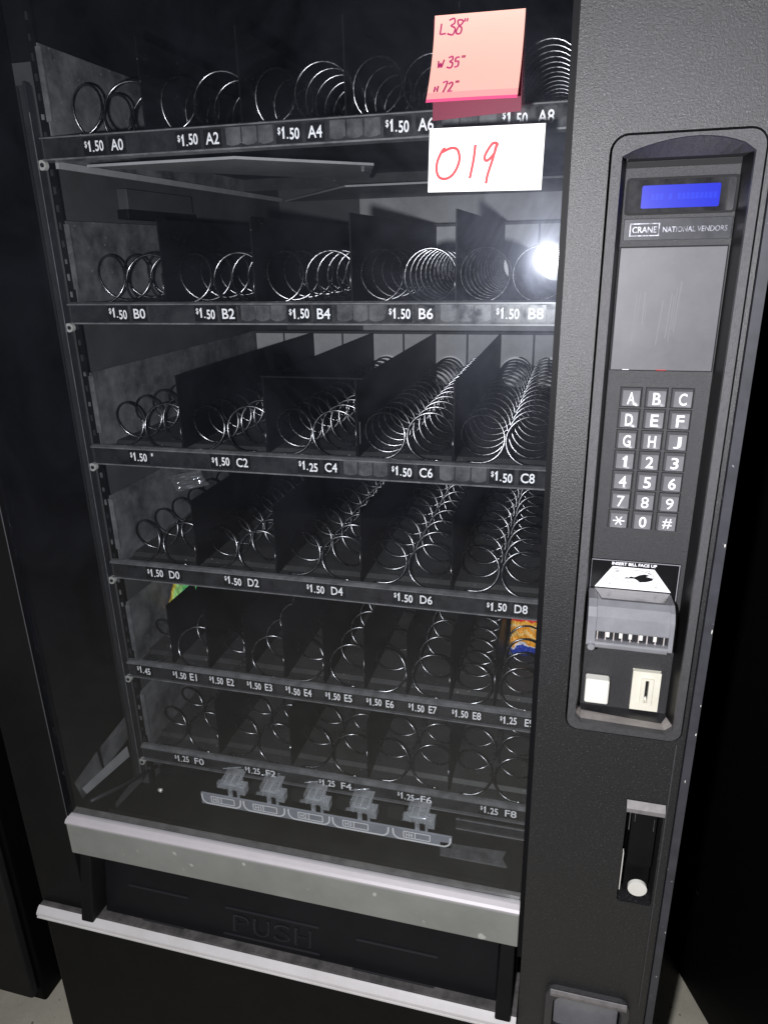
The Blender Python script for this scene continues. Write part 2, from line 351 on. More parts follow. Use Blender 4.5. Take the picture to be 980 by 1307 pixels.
# bezel ring around the recess (slightly lower so a dark joint shows around it)
bz = MB()
bz.plate(rrect(.7590,.8728,.952,1.519,.012,6), [front_outline], -.0015, .006, M['bezel'], M['bezel'])
backo = []
n = len(front_outline)
for i,(x,z_) in enumerate(front_outline):
    if i < 4: backo.append(((.771,.948),(.775,.946),(.858,.943),(.864,.948))[i])
    else: backo.append((.866-(i-4)/12*.093 if i>4 else .8655, 1.5045))
bz.build('bezel', VM, .0015, 2)
rc = MB()
A = [(x,.005,z_) for x,z_ in front_outline]; B = [(x,.0495,z_) for x,z_ in backo]
nA = len(A)
for i in range(nA):
    j = (i+1)%nA
    mm = M['worn'] if i in (0,1,2) else (M['black'] if i==3 else (M['bezel'] if 4 <= i < nA-1 else M['panel']))
    if 4 <= i < nA-1:
        Ci = (B[i][0],.024,1.5045); Cj = (B[j][0],.024,1.5045)
        rc.add([A[i],A[j],Cj,Ci], [(0,1,2,3)], mm); rc.add([Ci,Cj,B[j],B[i]], [(0,1,2,3)], M['gap'])
    else: rc.add([A[i],A[j],B[j],B[i]], [(0,1,2,3)], mm)
rc.build('recess_wall', VM)
kp = MB(); kp.box(.760,.874,.050,.056,.938,1.512,M['panel']); kp.box(.768,.866,.0485,.0499,1.4995,1.5042,M['gap'])
kp.build('keypad_panel', VM)
# display
dp = MB(); dp.plate(rrect(.7745,.8655,1.4615,1.4915,.003,3), [rrect(.7765,.8635,1.4633,1.4897,.002,3)], .0475,.0499,M['gap']); dp.box(.7765,.8635,.0486,.0499,1.4633,1.4897,M['lcdframe'])
D = dp.build('display', VM)
sc = MB(); sc.plate(rrect(.788,.8515,1.4668,1.4852,.0015,3),[],.0478,.0485,M['lcd'])
for i in range(16):
    for zz in (.0,):
        x=.7925+i*.0036; 
        if R_.random()<.85: sc.box(x,x+.0026,.0474,.0477,1.4735,1.4785,M['lcd2'])
sc.build('screen', D)
# badge: boxed maker's name
bd = MB(); bd.box(.7755,.8645,.0478,.0498,1.4405,1.4585,M['badge'])
BD = bd.build('badge', VM, .0004)
bt = MB(); x0,x1,z0,z1 = .7805,.8055,1.4440,1.4548; t=.0009
bt.plate([(x0,z0),(x1,z0),(x1,z1),(x0,z1)],[[(x0+t,z0+t),(x1-t,z0+t),(x1-t,z1-t),(x0+t,z1-t)]],.0474,.0479,M['silver'])
put_text(bt,'CRANE',.793,1.4494,.0205,.0052,.0473,M['silver'],.012)
put_text(bt,'NATIONAL VENDORS',.8345,1.4492,.0525,.0046,.0473,M['silver'],.012)
bt.build('lettering', BD)
pl = MB(); pl.box(.7745,.8632,.0470,.0485,1.3262,1.4345,M['plate']); pl.box(.7735,.8642,.0484,.0499,1.3252,1.4355,M['gap'])
pl.box(.785,.791,.0466,.0471,1.3262,1.3268,M['white']); pl.box(.815,.824,.0466,.0471,1.3262,1.3268,M['redink'])
for i in range(9):
    x = (.792,.795,.799,.822,.824,.826,.829,.815,.801)[i]; z_ = 1.395+R_.uniform(-.012,.012); ln = R_.uniform(.02,.055)
    stroke(pl, [(x,z_),(x-.001*R_.uniform(-.5,3),z_-ln)], R_.uniform(.0003,.0009), .04695, M['scuff'])
pl.build('blank_plate', VM, .0003)
# keys
rows = ['ABC','DEF','GHJ','123','456','789','*0#']
kbase = MB()
kbase.hexa([(-.0092,0,-.0088),(.0092,0,-.0088),(.0092,0,.0088),(-.0092,0,.0088)],[(-.0078,-.006,-.0074),(.0078,-.006,-.0074),(.0078,-.006,.0074),(-.0078,-.006,.0074)],M['key'])
kbase.f.pop(1); kbase.m.pop(1); kbase.sm.pop(1)      # open top, closed by a dished face
gv = []; q_ = 8
for j_ in range(q_+1):
    for i_ in range(q_+1):
        u_ = i_/q_*2-1; v_ = j_/q_*2-1
        gv.append((u_*.0078, -.006+.00100*(1-u_*u_)*(1-v_*v_)**.5 if abs(v_)<1 else -.006, v_*.0074))
kbase.add(gv, [(j_*(q_+1)+i_, j_*(q_+1)+i_+1, (j_+1)*(q_+1)+i_+1, (j_+1)*(q_+1)+i_) for j_ in range(q_) for i_ in range(q_)], M['key'], True)
kme = kbase.mesh('key')
for r,row in enumerate(rows):
    for q,ch in enumerate(row):
        cx = .7955+q*.0230-r*.0001; cz = 1.3000-r*.02075
        sk = MB(); sk.plate([(cx-.0102,cz-.0097),(cx+.0102,cz-.0097),(cx+.0102,cz+.0097),(cx-.0102,cz+.0097)],[],.0492,.0499,M['gap'])
        K = link('key', kme, VM, (cx,.0492,cz))
        sk.build('key_surround', VM)
        tm = MB(); wd,hh = {'*':(.0115,.0108),'#':(.0088,.0105),'1':(.0042,.0115)}.get(ch,(.0070,.0115))
        if ch == '*':
            for a in (0,60,120):
                ca,sa = math.cos(math.radians(a)),math.sin(math.radians(a)); stroke(tm,[(-.0056*ca,-.0050*sa),(.0056*ca,.0050*sa)],.0011,-.0063,M['white'])
        else: put_text(tm,ch,0,0,wd,hh,-.0063,M['white'],0.0 if ch in '789#' else .012)
        tm.build('legend', K)
# bill acceptor
da = MB(); da.box(.7720,.8600,.0482,.0499,1.045,1.1300,M['decal'])
for q in ((.7724,.8596,1.1288,1.1296),(.7724,.7732,1.052,1.1288),(.8585,.8593,1.052,1.1288)): da.box(q[0],q[1],.0478,.0481,q[2],q[3],M['decaline'])
da.add([(.794,.0479,1.1230),(.835,.0479,1.1225),(.8535,.0479,1.0980),(.7775,.0479,1.0980)],[(0,1,2,3)],M['decalw'])
put_text(da,'INSERT BILL FACE UP',.8150,1.1262,.0440,.0034,.0478,M['white'],.03)
def ell(cx,cz,a,b_,n=28,t0=0,t1=360): return [(cx+a*math.cos(math.radians(t0+(t1-t0)*k/n)), cz+b_*math.sin(math.radians(t0+(t1-t0)*k/n))) for k in range(n+1)]
stroke(da, ell(.8148,1.1135,.0205,.0068), .0004, .0476, M['decal'])
stroke(da, [(.7955,1.1212),(.8338,1.1208),(.8478,1.1000),(.7835,1.1000),(.7955,1.1212)], .0003, .0476, M['decaline'])
# portrait silhouette as a rough dark patch inside the oval
sil = [(.8060,1.1100),(.8085,1.1118),(.8105,1.1112),(.8130,1.1130),(.8160,1.1122),(.8185,1.1135),(.8210,1.1150),(.8260,1.1165),(.8310,1.1155),(.8275,1.1138),(.8345,1.1125),(.8340,1.1100),(.8280,1.1078),(.8220,1.1072),(.8190,1.1095),(.8160,1.1108),(.8120,1.1105)]
da.plate(sil,[],.0474,.0477,M['decal'])
for x_,z_ in ((.7985,1.1188),(.8300,1.1185),(.7925,1.1040),(.8385,1.1035)):
    stroke(da, smooth([(x_-.003,z_+.001),(x_,z_+.002),(x_+.001,z_),(x_-.001,z_-.001),(x_+.003,z_-.0018)],4), .0004, .0476, M['decal'])
da.build('bill_decal', VM)
ba = MB()
xl,xr = .7715,.8535
ba.profile([(.0475,1.0965),(.012,1.1010),(.004,1.0975),(-.003,1.0890),(-.0045,1.0725),(.006,1.0725),(.006,1.0600),(-.0045,1.0600),(-.002,1.0525),(.0475,1.0525)], xl+.0085, xr-.0045, M['accept'])
ba.profile([(.0475,1.0965),(.014,1.1005),(.004,1.0960),(-.002,1.0880),(-.0035,1.0560),(.004,1.0525),(.0475,1.0525)], xl, xl+.0083, M['accept'])
ba.profile([(.0475,1.0965),(.014,1.1005),(.004,1.0960),(-.002,1.0880),(-.0035,1.0560),(.004,1.0525),(.0475,1.0525)], xr-.0043, xr, M['accept'])
BA = ba.build('bill_acceptor', VM, .0022, 3)
t_ = MB(); t_.add([(.7775,.0465,1.0974),(.8525,.0465,1.0974),(.8440,.014,1.1018),(.7840,.014,1.1018)],[(0,1,2,3)],M['acctop']); t_.build('smoked_top', BA)
s_ = MB(); s_.box(.7795,.8495,.0035,.0058,1.0600,1.0725,M['gap'])
for i in range(26):
    x = .7815+i*.00265; s_.box(x,x+.0011,.0015,.0036,1.0605,1.0722,M['rib'] if i%3 else M['worn'])
for x in (.7905,.8028,.8120,.8222,.8353): s_.box(x,x+.0031,-.0005,.0016,1.0655,1.0712,M['metal'])
s_.box(.7795,.8495,-.0040,0.0035,1.0595,1.0612,M['accept']); s_.build('bill_slot', BA)
cy = MB(); cy.cyl((.7765,1.0555),.0035,-.0065,.002,M['accept'],14); cy.build('corner_knob', BA)
# coin return button and coin slot
cb = MB(); cb.box(.7765,.8020,.0360,.0498,.9605,.9905,M['whitep']); cb.build('coin_return_button', VM, .0022, 3)
co = MB(); co.plate([(.8255,.9545),(.8545,.9545),(.8545,1.0030),(.8255,1.0030)],[[(.8388,.9665),(.8424,.9665),(.8424,.9945),(.8388,.9945)]],.0440,.0498,M['cream'])
inn = [(.8330,.9620),(.8505,.9620),(.8505,.9975),(.8330,.9975)]
co.plate([(.8345,.9640),(.8470,.9640),(.8470,.9965),(.8345,.9965)],[[(.8388,.9665),(.8424,.9665),(.8424,.9945),(.8388,.9945)]],.0405,.0445,M['cream'])
CO = co.build('coin_slot', VM, .0015, 2)
ci = MB(); ci.box(.8386,.8426,.0475,.0497,.966,.995,M['decal']); ci.box(.8392,.8418,.0455,.0474,.9672,.9705,M['metal']); ci.box(.8394,.8416,.0455,.0474,.9760,.9785,M['rib']); ci.build('slot_mechanism', CO)
# latch handle recess
hr = MB()
hr.box(.826,.872,.034,.038,.716,.868,M['black'])
hr.profile([(-.0005,.8685),(-.0060,.8615),(-.0060,.8565),(-.0005,.8550)],.8290,.8685,M['hood'])
hr.box(.8318,.8328,.004,.010,.735,.790,M['metal']); hr.box(.8350,.8356,.008,.012,.82,.845,M['lip'])
hr.build('latch_recess', VM)
hd = MB(); hd.box(.8375,.8640,.010,.034,.770,.846,M['black']); hd.box(.8375,.8640,.016,.034,.7245,.7685,M['black']); hd.box(.8610,.8614,.0088,.0099,.822,.838,M['lip']); hd.box(.8405,.8410,.0088,.0099,.832,.842,M['lip'])
HD = hd.build('latch_handle', VM, .002, 2)
lk = MB(); lk.cyl((.8515,.7425),.0105,.002,.006,M['whitep'],28); lk.build('lock_cap', HD, .001)
rg = MB(); rg.box(.8697,.8712,-.0012,-.0002,.560,.948,M['bezel']); rg.build('edge_ridge', VM, .0004)
# coin return cup at the bottom
cp = MB(); cp.plate(rrect(.760,.860,.462,.566,.014,5),[rrect(.769,.852,.470,.552,.010,4)],-.006,.002,M['bezel']); CP = cp.build('coin_cup', VM, .0035, 3)
ct = MB(); ct.profile([(-.0065,.5660),(-.0095,.5610),(-.0095,.5560),(-.0060,.5530)], .765,.856,M['hood']); ct.build('cup_lip', CP, .0015)
cf = MB(); cf.box(.770,.851,.020,.024,.468,.552,M['accept']); cf.box(.766,.855,.045,.049,.466,.556,M['gap']); cf.build('cup_flap', CP, .001)

# ---- lower front
ab = MB(); ab.box(.0795,.7215,-.0045,.020,.6200,.6725,M['alu']); AB = ab.build('aluminium_bar', VM, .0012)
al = MB(); al.profile([(-.0060,.6745),(-.0060,.6770),(-.0035,.6800),(.003,.6822),(.010,.6822),(.010,.6728),(-.004,.6728)],.0795,.7215,M['alulip']); al.build('bar_lip', AB, .0008)
al = MB(); al.profile([(.0105,.6728),(.0105,.6835),(.0175,.6860),(.030,.6725)],.0830,.7210,M['dirty']); al.build('dusty_sill', AB)
dk = MB(); dk.box(.0795,.7215,.055,.060,.503,.62,M['gap']); dk.box(.0795,.7215,.02,.06,.6195,.623,M['gap']); dk.build('delivery_recess', VM)
for x in (.0865,.6985):
    p_ = MB(); p_.hexa([(x,-.022,.508),(x+.020,-.022,.508),(x+.020,.03,.506),(x,.03,.506)],[(x+.002,.000,.6195),(x+.020,.000,.6195),(x+.020,.03,.6195),(x+.002,.03,.6195)],M['frame']); p_.build('recess_post', VM, .002)
fp = MB(); fp.box(.1075,.6980,.030,.037,.4985,.6190,M['flap'])
FP = fp.build('delivery_flap', VM, .002)
FP.location = (0,.0069,-.0095+.010); FP.rotation_euler = (0,0,0)
TILT = math.radians(11); FP.matrix_world = Matrix.Translation((0,.030,.619)) @ Matrix.Rotation(-TILT,4,'X') @ Matrix.Translation((0,-.030,-.619))
em = MB()
def rib(x0,x1,z_): em.profile([(.0298,z_-.0012),(.0278,z_-.0004),(.0278,z_+.0006),(.0298,z_+.0012)],x0,x1,M['rib'])
rib(.150,.248,.552); rib(.172,.240,.500); rib(.505,.618,.5455); rib(.500,.615,.499)
rib(.308,.450,.5505); rib(.305,.452,.5085)
em.build('raised_rib', FP)
pt = MB()
for k,chh in enumerate('PUSH'):
    put_text(pt,chh,.332+k*.0315,.529,.024,.026,.0287,M['rib'],0)
    put_text(pt,chh,.3322+k*.0315,.5285,.0205,.0225,.0284,M['flap'],0)
pt.build('embossed_lettering', FP)
ld = MB(); ld.profile([(-.012,.4985),(-.004,.5005),(.058,.4975),(.058,.485),(-.012,.485)],.0,.7255,M['dirty']); ld.build('dusty_ledge', VM)
st = MB(); st.profile([(-.0090,.5030),(-.0125,.5015),(-.0178,.4955),(-.0185,.4925),(-.0180,.4910),(-.0140,.4905),(-.0090,.4990)],.0015,.7255,M['strip'])
st.profile([(-.0150,.4890),(-.0182,.4886),(-.0186,.4866),(-.0150,.4860)],.0015,.7255,M['strip'])
st.profile([(-.0120,.4985),(-.0135,.4880),(-.0135,.4840),(.0,.4835),(.0,.4985)],.0015,.7255,M['gap'])
st.build('silver_strip', VM)
kk = MB(); kk.box(.002,.7262,-.004,.05,.06,.4810,M['black']); kk.build('lower_panel', VM, .003)
for x in (.05,.80):
    for y in (.08,.88):
        ft = MB(); ft.box(x,x+.04,y,y+.04,0,.055,M['rib']); ft.build('foot', VM, .003)

# ---- inside, under the trays
rp = MB(); rp.add([(.0825,.031,.668),(.7210,.031,.668),(.7210,.085,.612),(.7210,.20,.600),(.0825,.20,.600),(.0825,.085,.612)],[(0,1,2,5),(5,2,3,4)],M['black'])
rp.profile([(.030,.668),(.040,.670),(.050,.650)],.12,.70,M['black'])
rp.box(.0825,.742,.20,.90,.60,.612,M['dark_liner']); RP = rp.build('delivery_ramp', VM)
rr = MB(); rr.tube([(.104,.185,.6265),(.098,.10,.655),(.094,.035,.682)],.003,M['rib']); rr.build('ramp_edge', RP)
wp = MB()
wp.add([(.0802,.026,.720),(.0802,.082,.732),(.0802,.087,.690),(.0802,.036,.683)],[(0,1,2,3)],M['tray'])
wp.add([(.0802,.090,.733),(.0802,.158,.742),(.0802,.158,.700),(.0802,.092,.692)],[(0,1,2,3)],M['tray'])
wp.add([(.0806,.038,.700),(.0806,.150,.690),(.0806,.152,.668),(.0806,.045,.684)],[(0,1,2,3)],M['beam'])
wp.build('side_panel', VM)
pc = MB(); pc.tube([(.165,.10,.662),(.171,.098,.663)],.003,M['metal'],8); pc.build('ramp_screw', VM)

# chewing-gum columns below the lowest tray
gs = MB(); gs.box(.2190,.6170,.128,.131,.6225,.6440,M['gumstrip']); GS = gs.build('gum_label_strip', VM, .0008)
for k,(a_,b_) in enumerate(((.221,.287),(.292,.360),(.366,.432),(.437,.523),(.530,.615))):
    gl = MB(); y=.1274
    stroke(gl, smooth([(a_,.6425),(a_+.001,.6320),(a_+.007,.6262),(a_+.016,.6255),(b_-.016,.6255),(b_-.007,.6262),(b_-.001,.6320),(b_,.6425)],4), .0026, y, M['white'])
    m0 = a_+.016; m1 = m0+.017; m2 = m1+.022
    for sg in ([(m0,.6295),(m0,.6405)],[(m1,.6295),(m1,.6405)],[(m2,.6295),(m2,.6405)],[(m0,.6295),(m2,.6295)],[(m0,.6405),(m2,.6405)]): stroke(gl, sg, .0016, y-.0002, M['white'])
    put_text(gl,'H%d'%k,(m0+m1)/2,.6350,.0105,.0078,y-.0003,M['white'],.02)
    gl.build('slot_label', GS)
def gum(cx):
    g = MB(); m = M['clear']
    g.box(-.022,.022,0,.018,0,.004,m); g.box(-.016,.016,.001,.014,.004,.016,m); g.box(.012,.026,-.004,.010,-.003,.013,m); g.box(-.026,-.012,.004,.012,-.004,.006,m)
    g.add([(-.016,.014,.016),(.016,.014,.016),(.018,.03,.024),(-.014,.03,.024)],[(0,1,2,3)],m)
    for x in (-.010,.0,.011): g.tube([(x,-.002,.002),(x+.001,.000,.014),(x+.003,.014,.019)],.0016,m,6)
    g.tube([(-.013,.0,.010),(.013,.0,.010)],.0022,m,8); g.tube([(-.02,.018,.0225),(.016,.028,.0250)],.0012,m,6)
    g.box(-.003,.004,-.004,-.001,-.010,.003,m); g.box(.012,.016,-.004,-.001,-.012,.001,m)
    return g
gme = gum(0).mesh('gum_dispenser')
for x in (.268,.333,.405,.478,.565): link('gum_dispenser', gme, VM, (x,.135,.652), .0005)
cr = MB(); cr.box(.205,.735,.150,.156,.635,.6585,M['black'])
for x in (.300,.368,.440,.520): cr.box(x,x+.022,.138,.149,.650,.664,M['gap'])
cr.build('gum_crossbar', VM)
lb = MB(); lb.box(.622,.722,.132,.136,.660,.6755,M['rail']); lb.box(.622,.722,.130,.1315,.6755,.6770,M['lip']); lb.box(.622,.722,.130,.1315,.6585,.6597,M['lip']); lb.box(.7205,.722,.130,.1315,.6597,.6755,M['lip']); lb.build('clear_ledge', VM)
lb = MB(); lb.add([(.600,.128,.632),(.695,.128,.636),(.690,.128,.622),(.697,.128,.608),(.600,.128,.604)],[(0,1,2,3,4)],M['insert']); lb.box(.600,.697,.1265,.1275,.6065,.6078,M['lip']); lb.build('clear_flap', VM)

# ---------------------------------------------------------------- trays
X0 = .113; PW = .0615
_sp = {}
def spring_mesh(pitch, hand, rad=.0268, y1=.522, wr=.00160):
    k = (pitch, hand, rad)
    if k in _sp: return _sp[k]
    g = MB(); P = []; nt = 30
    total = y1/pitch*nt; i = 0
    P.append((-hand*.016,-.002,-rad*.98)); P.append((-hand*.009,-.001,-rad*.99))
    while i <= total:
        a = i/nt*2*math.pi; y = i/nt*pitch
        P.append((hand*rad*math.sin(a), y, -rad*math.cos(a))); i += 1
    P.append((0,y+.004,0))
    g.tube(P, wr, M['wire'], 7); _sp[k] = g.mesh('spring'); return _sp[k]
def coupling_mesh():
    g = MB(); n = 40; ri=.020
    a=[]; 
    for k in range(n*2):
        r = .0292 if k%2 else .0272; t=k*math.pi/n; a.append((r*math.cos(t), r*math.sin(t)))
    g.plate(a,[[(ri*math.cos(-t*math.pi/12),ri*math.sin(-t*math.pi/12)) for t in range(24)]],-.004,0,M['coupling'])
    g.cyl((0,0),.0205,-.001,0,M['coupling'],20); g.box(-.019,.019,-.004,-.0012,-.003,.003,M['coupling'])
    g.cyl((0,0),.008,-.012,-.001,M['coupling'],14)
    return g.mesh('spring_coupling')
cme = coupling_mesh()
bp_ = MB(); bp_.box(-.0288,.0288,0,.002,0,.096,M['backp']); bp_me = bp_.mesh('back_plate')
M['roller'] = mat('roller_plastic', (.30,.30,.29), .4, mottle=(60,.3,(.45,.45,.43)))
tb = MB(); tb.cyl((0,0),.0058,-.006,0,M['roller'],18); tb.cyl((.001,0),.0026,-.0072,-.0061,M['rib'],12); roll_me = tb.mesh('tray_roller')

def tray(row, zr, prices, pitches, single=False):
    t = MB(); zf = zr+.0105
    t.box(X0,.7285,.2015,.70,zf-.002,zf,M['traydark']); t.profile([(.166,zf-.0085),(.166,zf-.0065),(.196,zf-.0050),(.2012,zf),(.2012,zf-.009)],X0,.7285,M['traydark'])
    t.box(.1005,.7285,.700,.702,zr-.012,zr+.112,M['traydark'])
    T = t.build('tray', VM)
    for x,nm in ((.1105,M['tray']),(.7290,M['divider'])):
        w_ = MB(); w_.box(x,x+.002,.166,.70,zr-.012,zr+.112,nm)
        w_.box(x-.0005,x+.0065,.1635,.1658,zr+.030,zr+.108,M['tray'] if x<.5 else M['black']); w_.build('side_wall', T)
    for k in range(1, 10):
        if not single and k%2: continue
        x = X0+PW*k; g = MB()
        g.box(x-.0009,x+.0009,.172,.698,zf+.0005,zr+.110,M['divider'])
        if row != 'A': g.tube([(x-.001,.1708,zf+.002),(x-.001,.1708,zr+.048 if k%3 else zr+.060)],.0007,M['wire'],5)  # bright wire added as the highlight down the divider's front edge
        g.build('divider', T)
    # rail
    r = MB()
    r.box(.1020,.735,.1600,.1640,zr-.0125,zr+.0125,M['rail']); r.profile([(.1545,zr+.0108),(.1545,zr+.0122),(.1600,zr+.0140),(.1655,zr+.0140),(.1655,zr+.0127),(.160,zr+.0127)],.1020,.735,M['lip'])
    r.profile([(.1545,zr-.0128),(.1545,zr-.0110),(.1598,zr-.0125),(.166,zr-.0125),(.166,zr-.0142)],.1020,.735,M['lip'])
    RL = r.build('front_rail', T)
    link('tray_roller', roll_me, T, (.1000,.160,zr-.0175))
    # tags
    for k,(price,code,dx) in enumerate(prices):
        if single: cx = X0+PW*(k+.5)-.006+dx; px=cx-.0085; qx=cx+.0145+dx; pw=.0225; cw=.0115
        else: cx = X0+PW*(2*k+1); px=cx-.0005; qx=cx+.0300; pw=.0255; cw=.0165
        if price:
            g = MB(); g.box(px-pw/2-.0025,px+pw/2+.0020,.1578,.1597,zr-.0095,zr+.0095,M['tag']); j = R_.uniform(-.0008,.0008)
            a,b = price.split('.')
            put_text(g,'$',px-pw*.44,zr+.0022+j,pw*.13,.0078,.1574,M['white'],.02)
            put_text(g,'1',px-pw*.26,zr+.0006+j,pw*.125,.0118,.1574,M['white'],.02)
            g.box(px-pw*.085,px-pw*.02,.1572,.1576,zr-.0056+j,zr-.0040+j,M['white'])
            put_text(g,b,px+pw*.27,zr-.0003-j,pw*.44,.0115,.1574,M['white'],.018)
            g.build('price_tag', T)
        if code:
            g = MB(); g.box(qx-cw/2-.0025,qx+cw/2+.0025,.1580,.1597,zr-.0092,zr+.0092,M['tag'])
            put_text(g,code,qx,zr,cw,.0122,.1576,M['white'],.012); g.build('slot_code', T)
        elif code == '': 
            g = MB(); g.box(px+.0195,px+.0210,.1576,.1597,zr+.002,zr+.006,M['white']); g.build('slot_code', T)
        if not single and row in 'ABC' and (row!='A' or k>=1) and (row!='C' or k>=2) and k < 5:
            xs = [px+.0475+q*.0195 for q in range(3)] if k<4 else []
            if row=='B' and k<1: xs = []
            for x in xs:
                g = MB(); g.plate([(x,zr-.0070),(x+.006,zr-.0090),(x+.0135,zr-.0080),(x+.0178,zr-.0060),(x+.0178,zr+.0098),(x,zr+.0098)],[],.1580,.1597,M['insert']); g.build('clear_insert', T, .0006)
    for k in range(10):
        x = X0+PW*(k+.5)
        link('back_plate', bp_me, T, (x,.6975,zf+.001)); 
        link('spring_coupling', cme, T, (x,.6970,zf+.0300))
        pt_ = pitches[k]
        hand = 1 if k%2==0 else -1; rad = {'A':.0305,'B':.0290,'C':.0278,'D':.0268,'E':.0258,'F':.0268}[row]
        off = R_.uniform(-.003,.004)
        sx = x + (0 if single or rad > .0285 else .0020*hand)
        link('spring', spring_mesh(pt_, hand, rad), T, (sx,.170+off,zf+.0015+rad))
    if row == 'C':
        g = MB(); g.box(.3575,.4925,.1700,.1960,zr+.1105,zr+.1125,M['black']); g.box(.4870,.4876,.1680,.1689,zr+.030,zr+.058,M['lip']); g.build('divider_clip', T)
    return T
P5 = lambda r: [('1.50' if not (r=='C' and k==2) and r!='F' else '1.25', ('%s%d'%(r,2*k)) if not (r=='C' and k==0) else '', 0) for k in range(5)]
TA = tray('A',1.5605,P5('A'),[.062,.060,.058,.050,.056,.034,.046,.050,.026,.025])
tray('B',1.3685,P5('B'),[.060,.056,.056,.050,.056,.040,.050,.030,.036,.030])
tray('C',1.1790,P5('C'),[.047,.047,.042,.042,.040,.036,.032,.036,.036,.036])
tray('D',1.0045,P5('D'),[.052,.052,.046,.045,.050,.045,.045,.045,.045,.045])
pe = [('1.45',None,0),('1.50','E1',0),('1.50','E2',0),('1.50','E3',0),('1.50','E4',0),('1.50','E5',0),('1.50','E6',0),('1.50','E7',0),('1.50','E8',0),('1.25','E9',.0045)]
tray('E',.8345,pe,[.074,.060,.055,.055,.060,.052,.058,.052,.034,.040],single=True)
tray('F',.6765,P5('F'),[.056,.052,.055,.052,.056,.052,.055,.052,.056,.052])
# underside of the top tray
ub = MB()
def flat(mb, poly, z0, z1, m):
    n = len(poly); tr = tessellate_polygon([[Vector((p[0],p[1],0)) for p in poly]])
    mb.add([(p[0],p[1],z0) for p in poly], tr, m); mb.add([(p[0],p[1],z1) for p in poly], tr, m)
    mb.add([(p[0],p[1],z) for z in (z0,z1) for p in poly], [(i,(i+1)%n,n+(i+1)%n,n+i) for i in range(n)], m)
flat(ub, [(.150,.172),(.346,.172),(.475,.309),(.415,.494),(.395,.480)], 1.5400, 1.5430, M['beam']); ub.box(.458,.462,.31,.345,1.534,1.541,M['lip']); ub.build('underside_plate', TA)
ub = MB(); flat(ub, [(.125,.872),(.349,.585),(.728,.590),(.728,.880)], 1.5390, 1.5420, M['beam']); ub.box(.495,.503,.66,.70,1.531,1.5385,M['rib']); ub.build('underside_plate', TA)
ub = MB(); ub.box(.1105,.1150,.166,.885,1.5395,1.5475,M['beam']); ub.build('underside_flange', TA)

# ---------------------------------------------------------------- things stuck on the glass
nt = MB(); nx, nz = 10, 26
def note_pt(u, v):   # v: 0 top .. 1 bottom
    return (.6125+.0725*u - .0010*v, .0030-.0335*(v**1.7)-.0012*math.sin(u*3)*v, 1.6150-.0675*v-.0012*u)
V = [note_pt(i/nx,j/nz) for j in range(nz+1) for i in range(nx+1)]
for j in range(nz):
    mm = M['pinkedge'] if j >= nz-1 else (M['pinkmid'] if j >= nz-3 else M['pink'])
    for i in range(nx):
        a = j*(nx+1)+i; nt.add([V[a],V[a+1],V[a+nx+2],V[a+nx+1]],[(0,1,2,3)],mm,True)
NT = nt.build('sticky_note_or_reflection'); NT['label'] = 'pink square sticky note with handwritten sizes curling off the glass'; NT['category'] = 'sticky note'
n2 = MB(); n2.hexa([(.6105,.0046,1.5395),(.6845,.0046,1.5425),(.6845,.0046,1.6120),(.6115,.0046,1.6130)],[(.6105,.0042,1.5395),(.6845,.0042,1.5425),(.6845,.0042,1.6120),(.6115,.0042,1.6130)],M['note_reflection'])  # flat magenta sheet added to paint the pink note's reflection in the glass
N2 = n2.build('sticky_note_or_reflection'); N2['label'] = 'added magenta sheet standing for the reflection of the curled pink note in the glass'; N2['category'] = 'sticky note'
ik = MB()
def hw(strokes, u0, v0, sc, m=M['ink'], wd=.0013):
    for s in strokes:
        q = smooth(s, 5) if len(s)>2 else [tuple(a+(b-a)*t/4 for a,b in zip(s[0],s[1])) for t in range(5)]
        P = [Vector(note_pt(u0+p[0]*sc/.0725, v0-p[1]*sc/.0675)) + Vector((0,-.0004,0)) for p in q]
        v = []
        for i,p in enumerate(P):
            t = (P[min(i+1,len(P)-1)]-P[max(i-1,0)]).normalized(); n_ = t.cross(Vector((0,1,0))).normalized()*wd/2
            v += [tuple(p+n_), tuple(p-n_)]
        ik.add(v, [(2*i,2*i+1,2*i+3,2*i+2) for i in range(len(P)-1)], m)
L_ = [[(0,1),(-.1,.1)],[(-.1,.1),(.45,.15)]]
G3 = [[(0,.95),(.35,1.05),(.4,.75),(.15,.6),(.45,.4),(.3,.0),(-.1,.1)]]
G8 = [[(.45,.95),(.1,.95),(.15,.65),(.4,.4),(.3,.05),(0,.1),(.1,.45),(.45,.75),(.45,.95)]]
QT = [[(0,1.15),(-.05,.9)],[(.2,1.15),(.15,.9)]]
G5 = [[(.45,1),(.1,.95),(.05,.6),(.35,.6),(.35,.15),(0,.05)]]
W_ = [[(0,.8),(.05,.1),(.25,.55),(.35,.1),(.6,.9)]]
H_ = [[(0,.75),(-.05,.1)],[(.35,.8),(.3,.1)],[(-.02,.42),(.34,.48)]]
G7 = [[(0,.95),(.45,1),(.15,0)]]
G2 = [[(0,.8),(.25,1),(.4,.75),(.1,.2),(0,.08),(.45,.1)]]
def word(gl, u, v, sc, sp):
    for k,(g_,s_) in enumerate(gl): hw(g_, u, v, sc*s_); u += sp[k]
word([(L_,.9),(G3,1.15),(G8,1.1),(QT,1)], .08,.22,.0098,[.085,.085,.095,0])
word([(W_,.85),(G3,.95),(G5,.9),(QT,.9)], .08,.60,.0090,[.11,.075,.085,0])
word([(H_,.8),(G7,.95),(G2,.9),(QT,.9)], .08,.89,.0088,[.08,.07,.085,0])
ik.build('handwriting', NT)
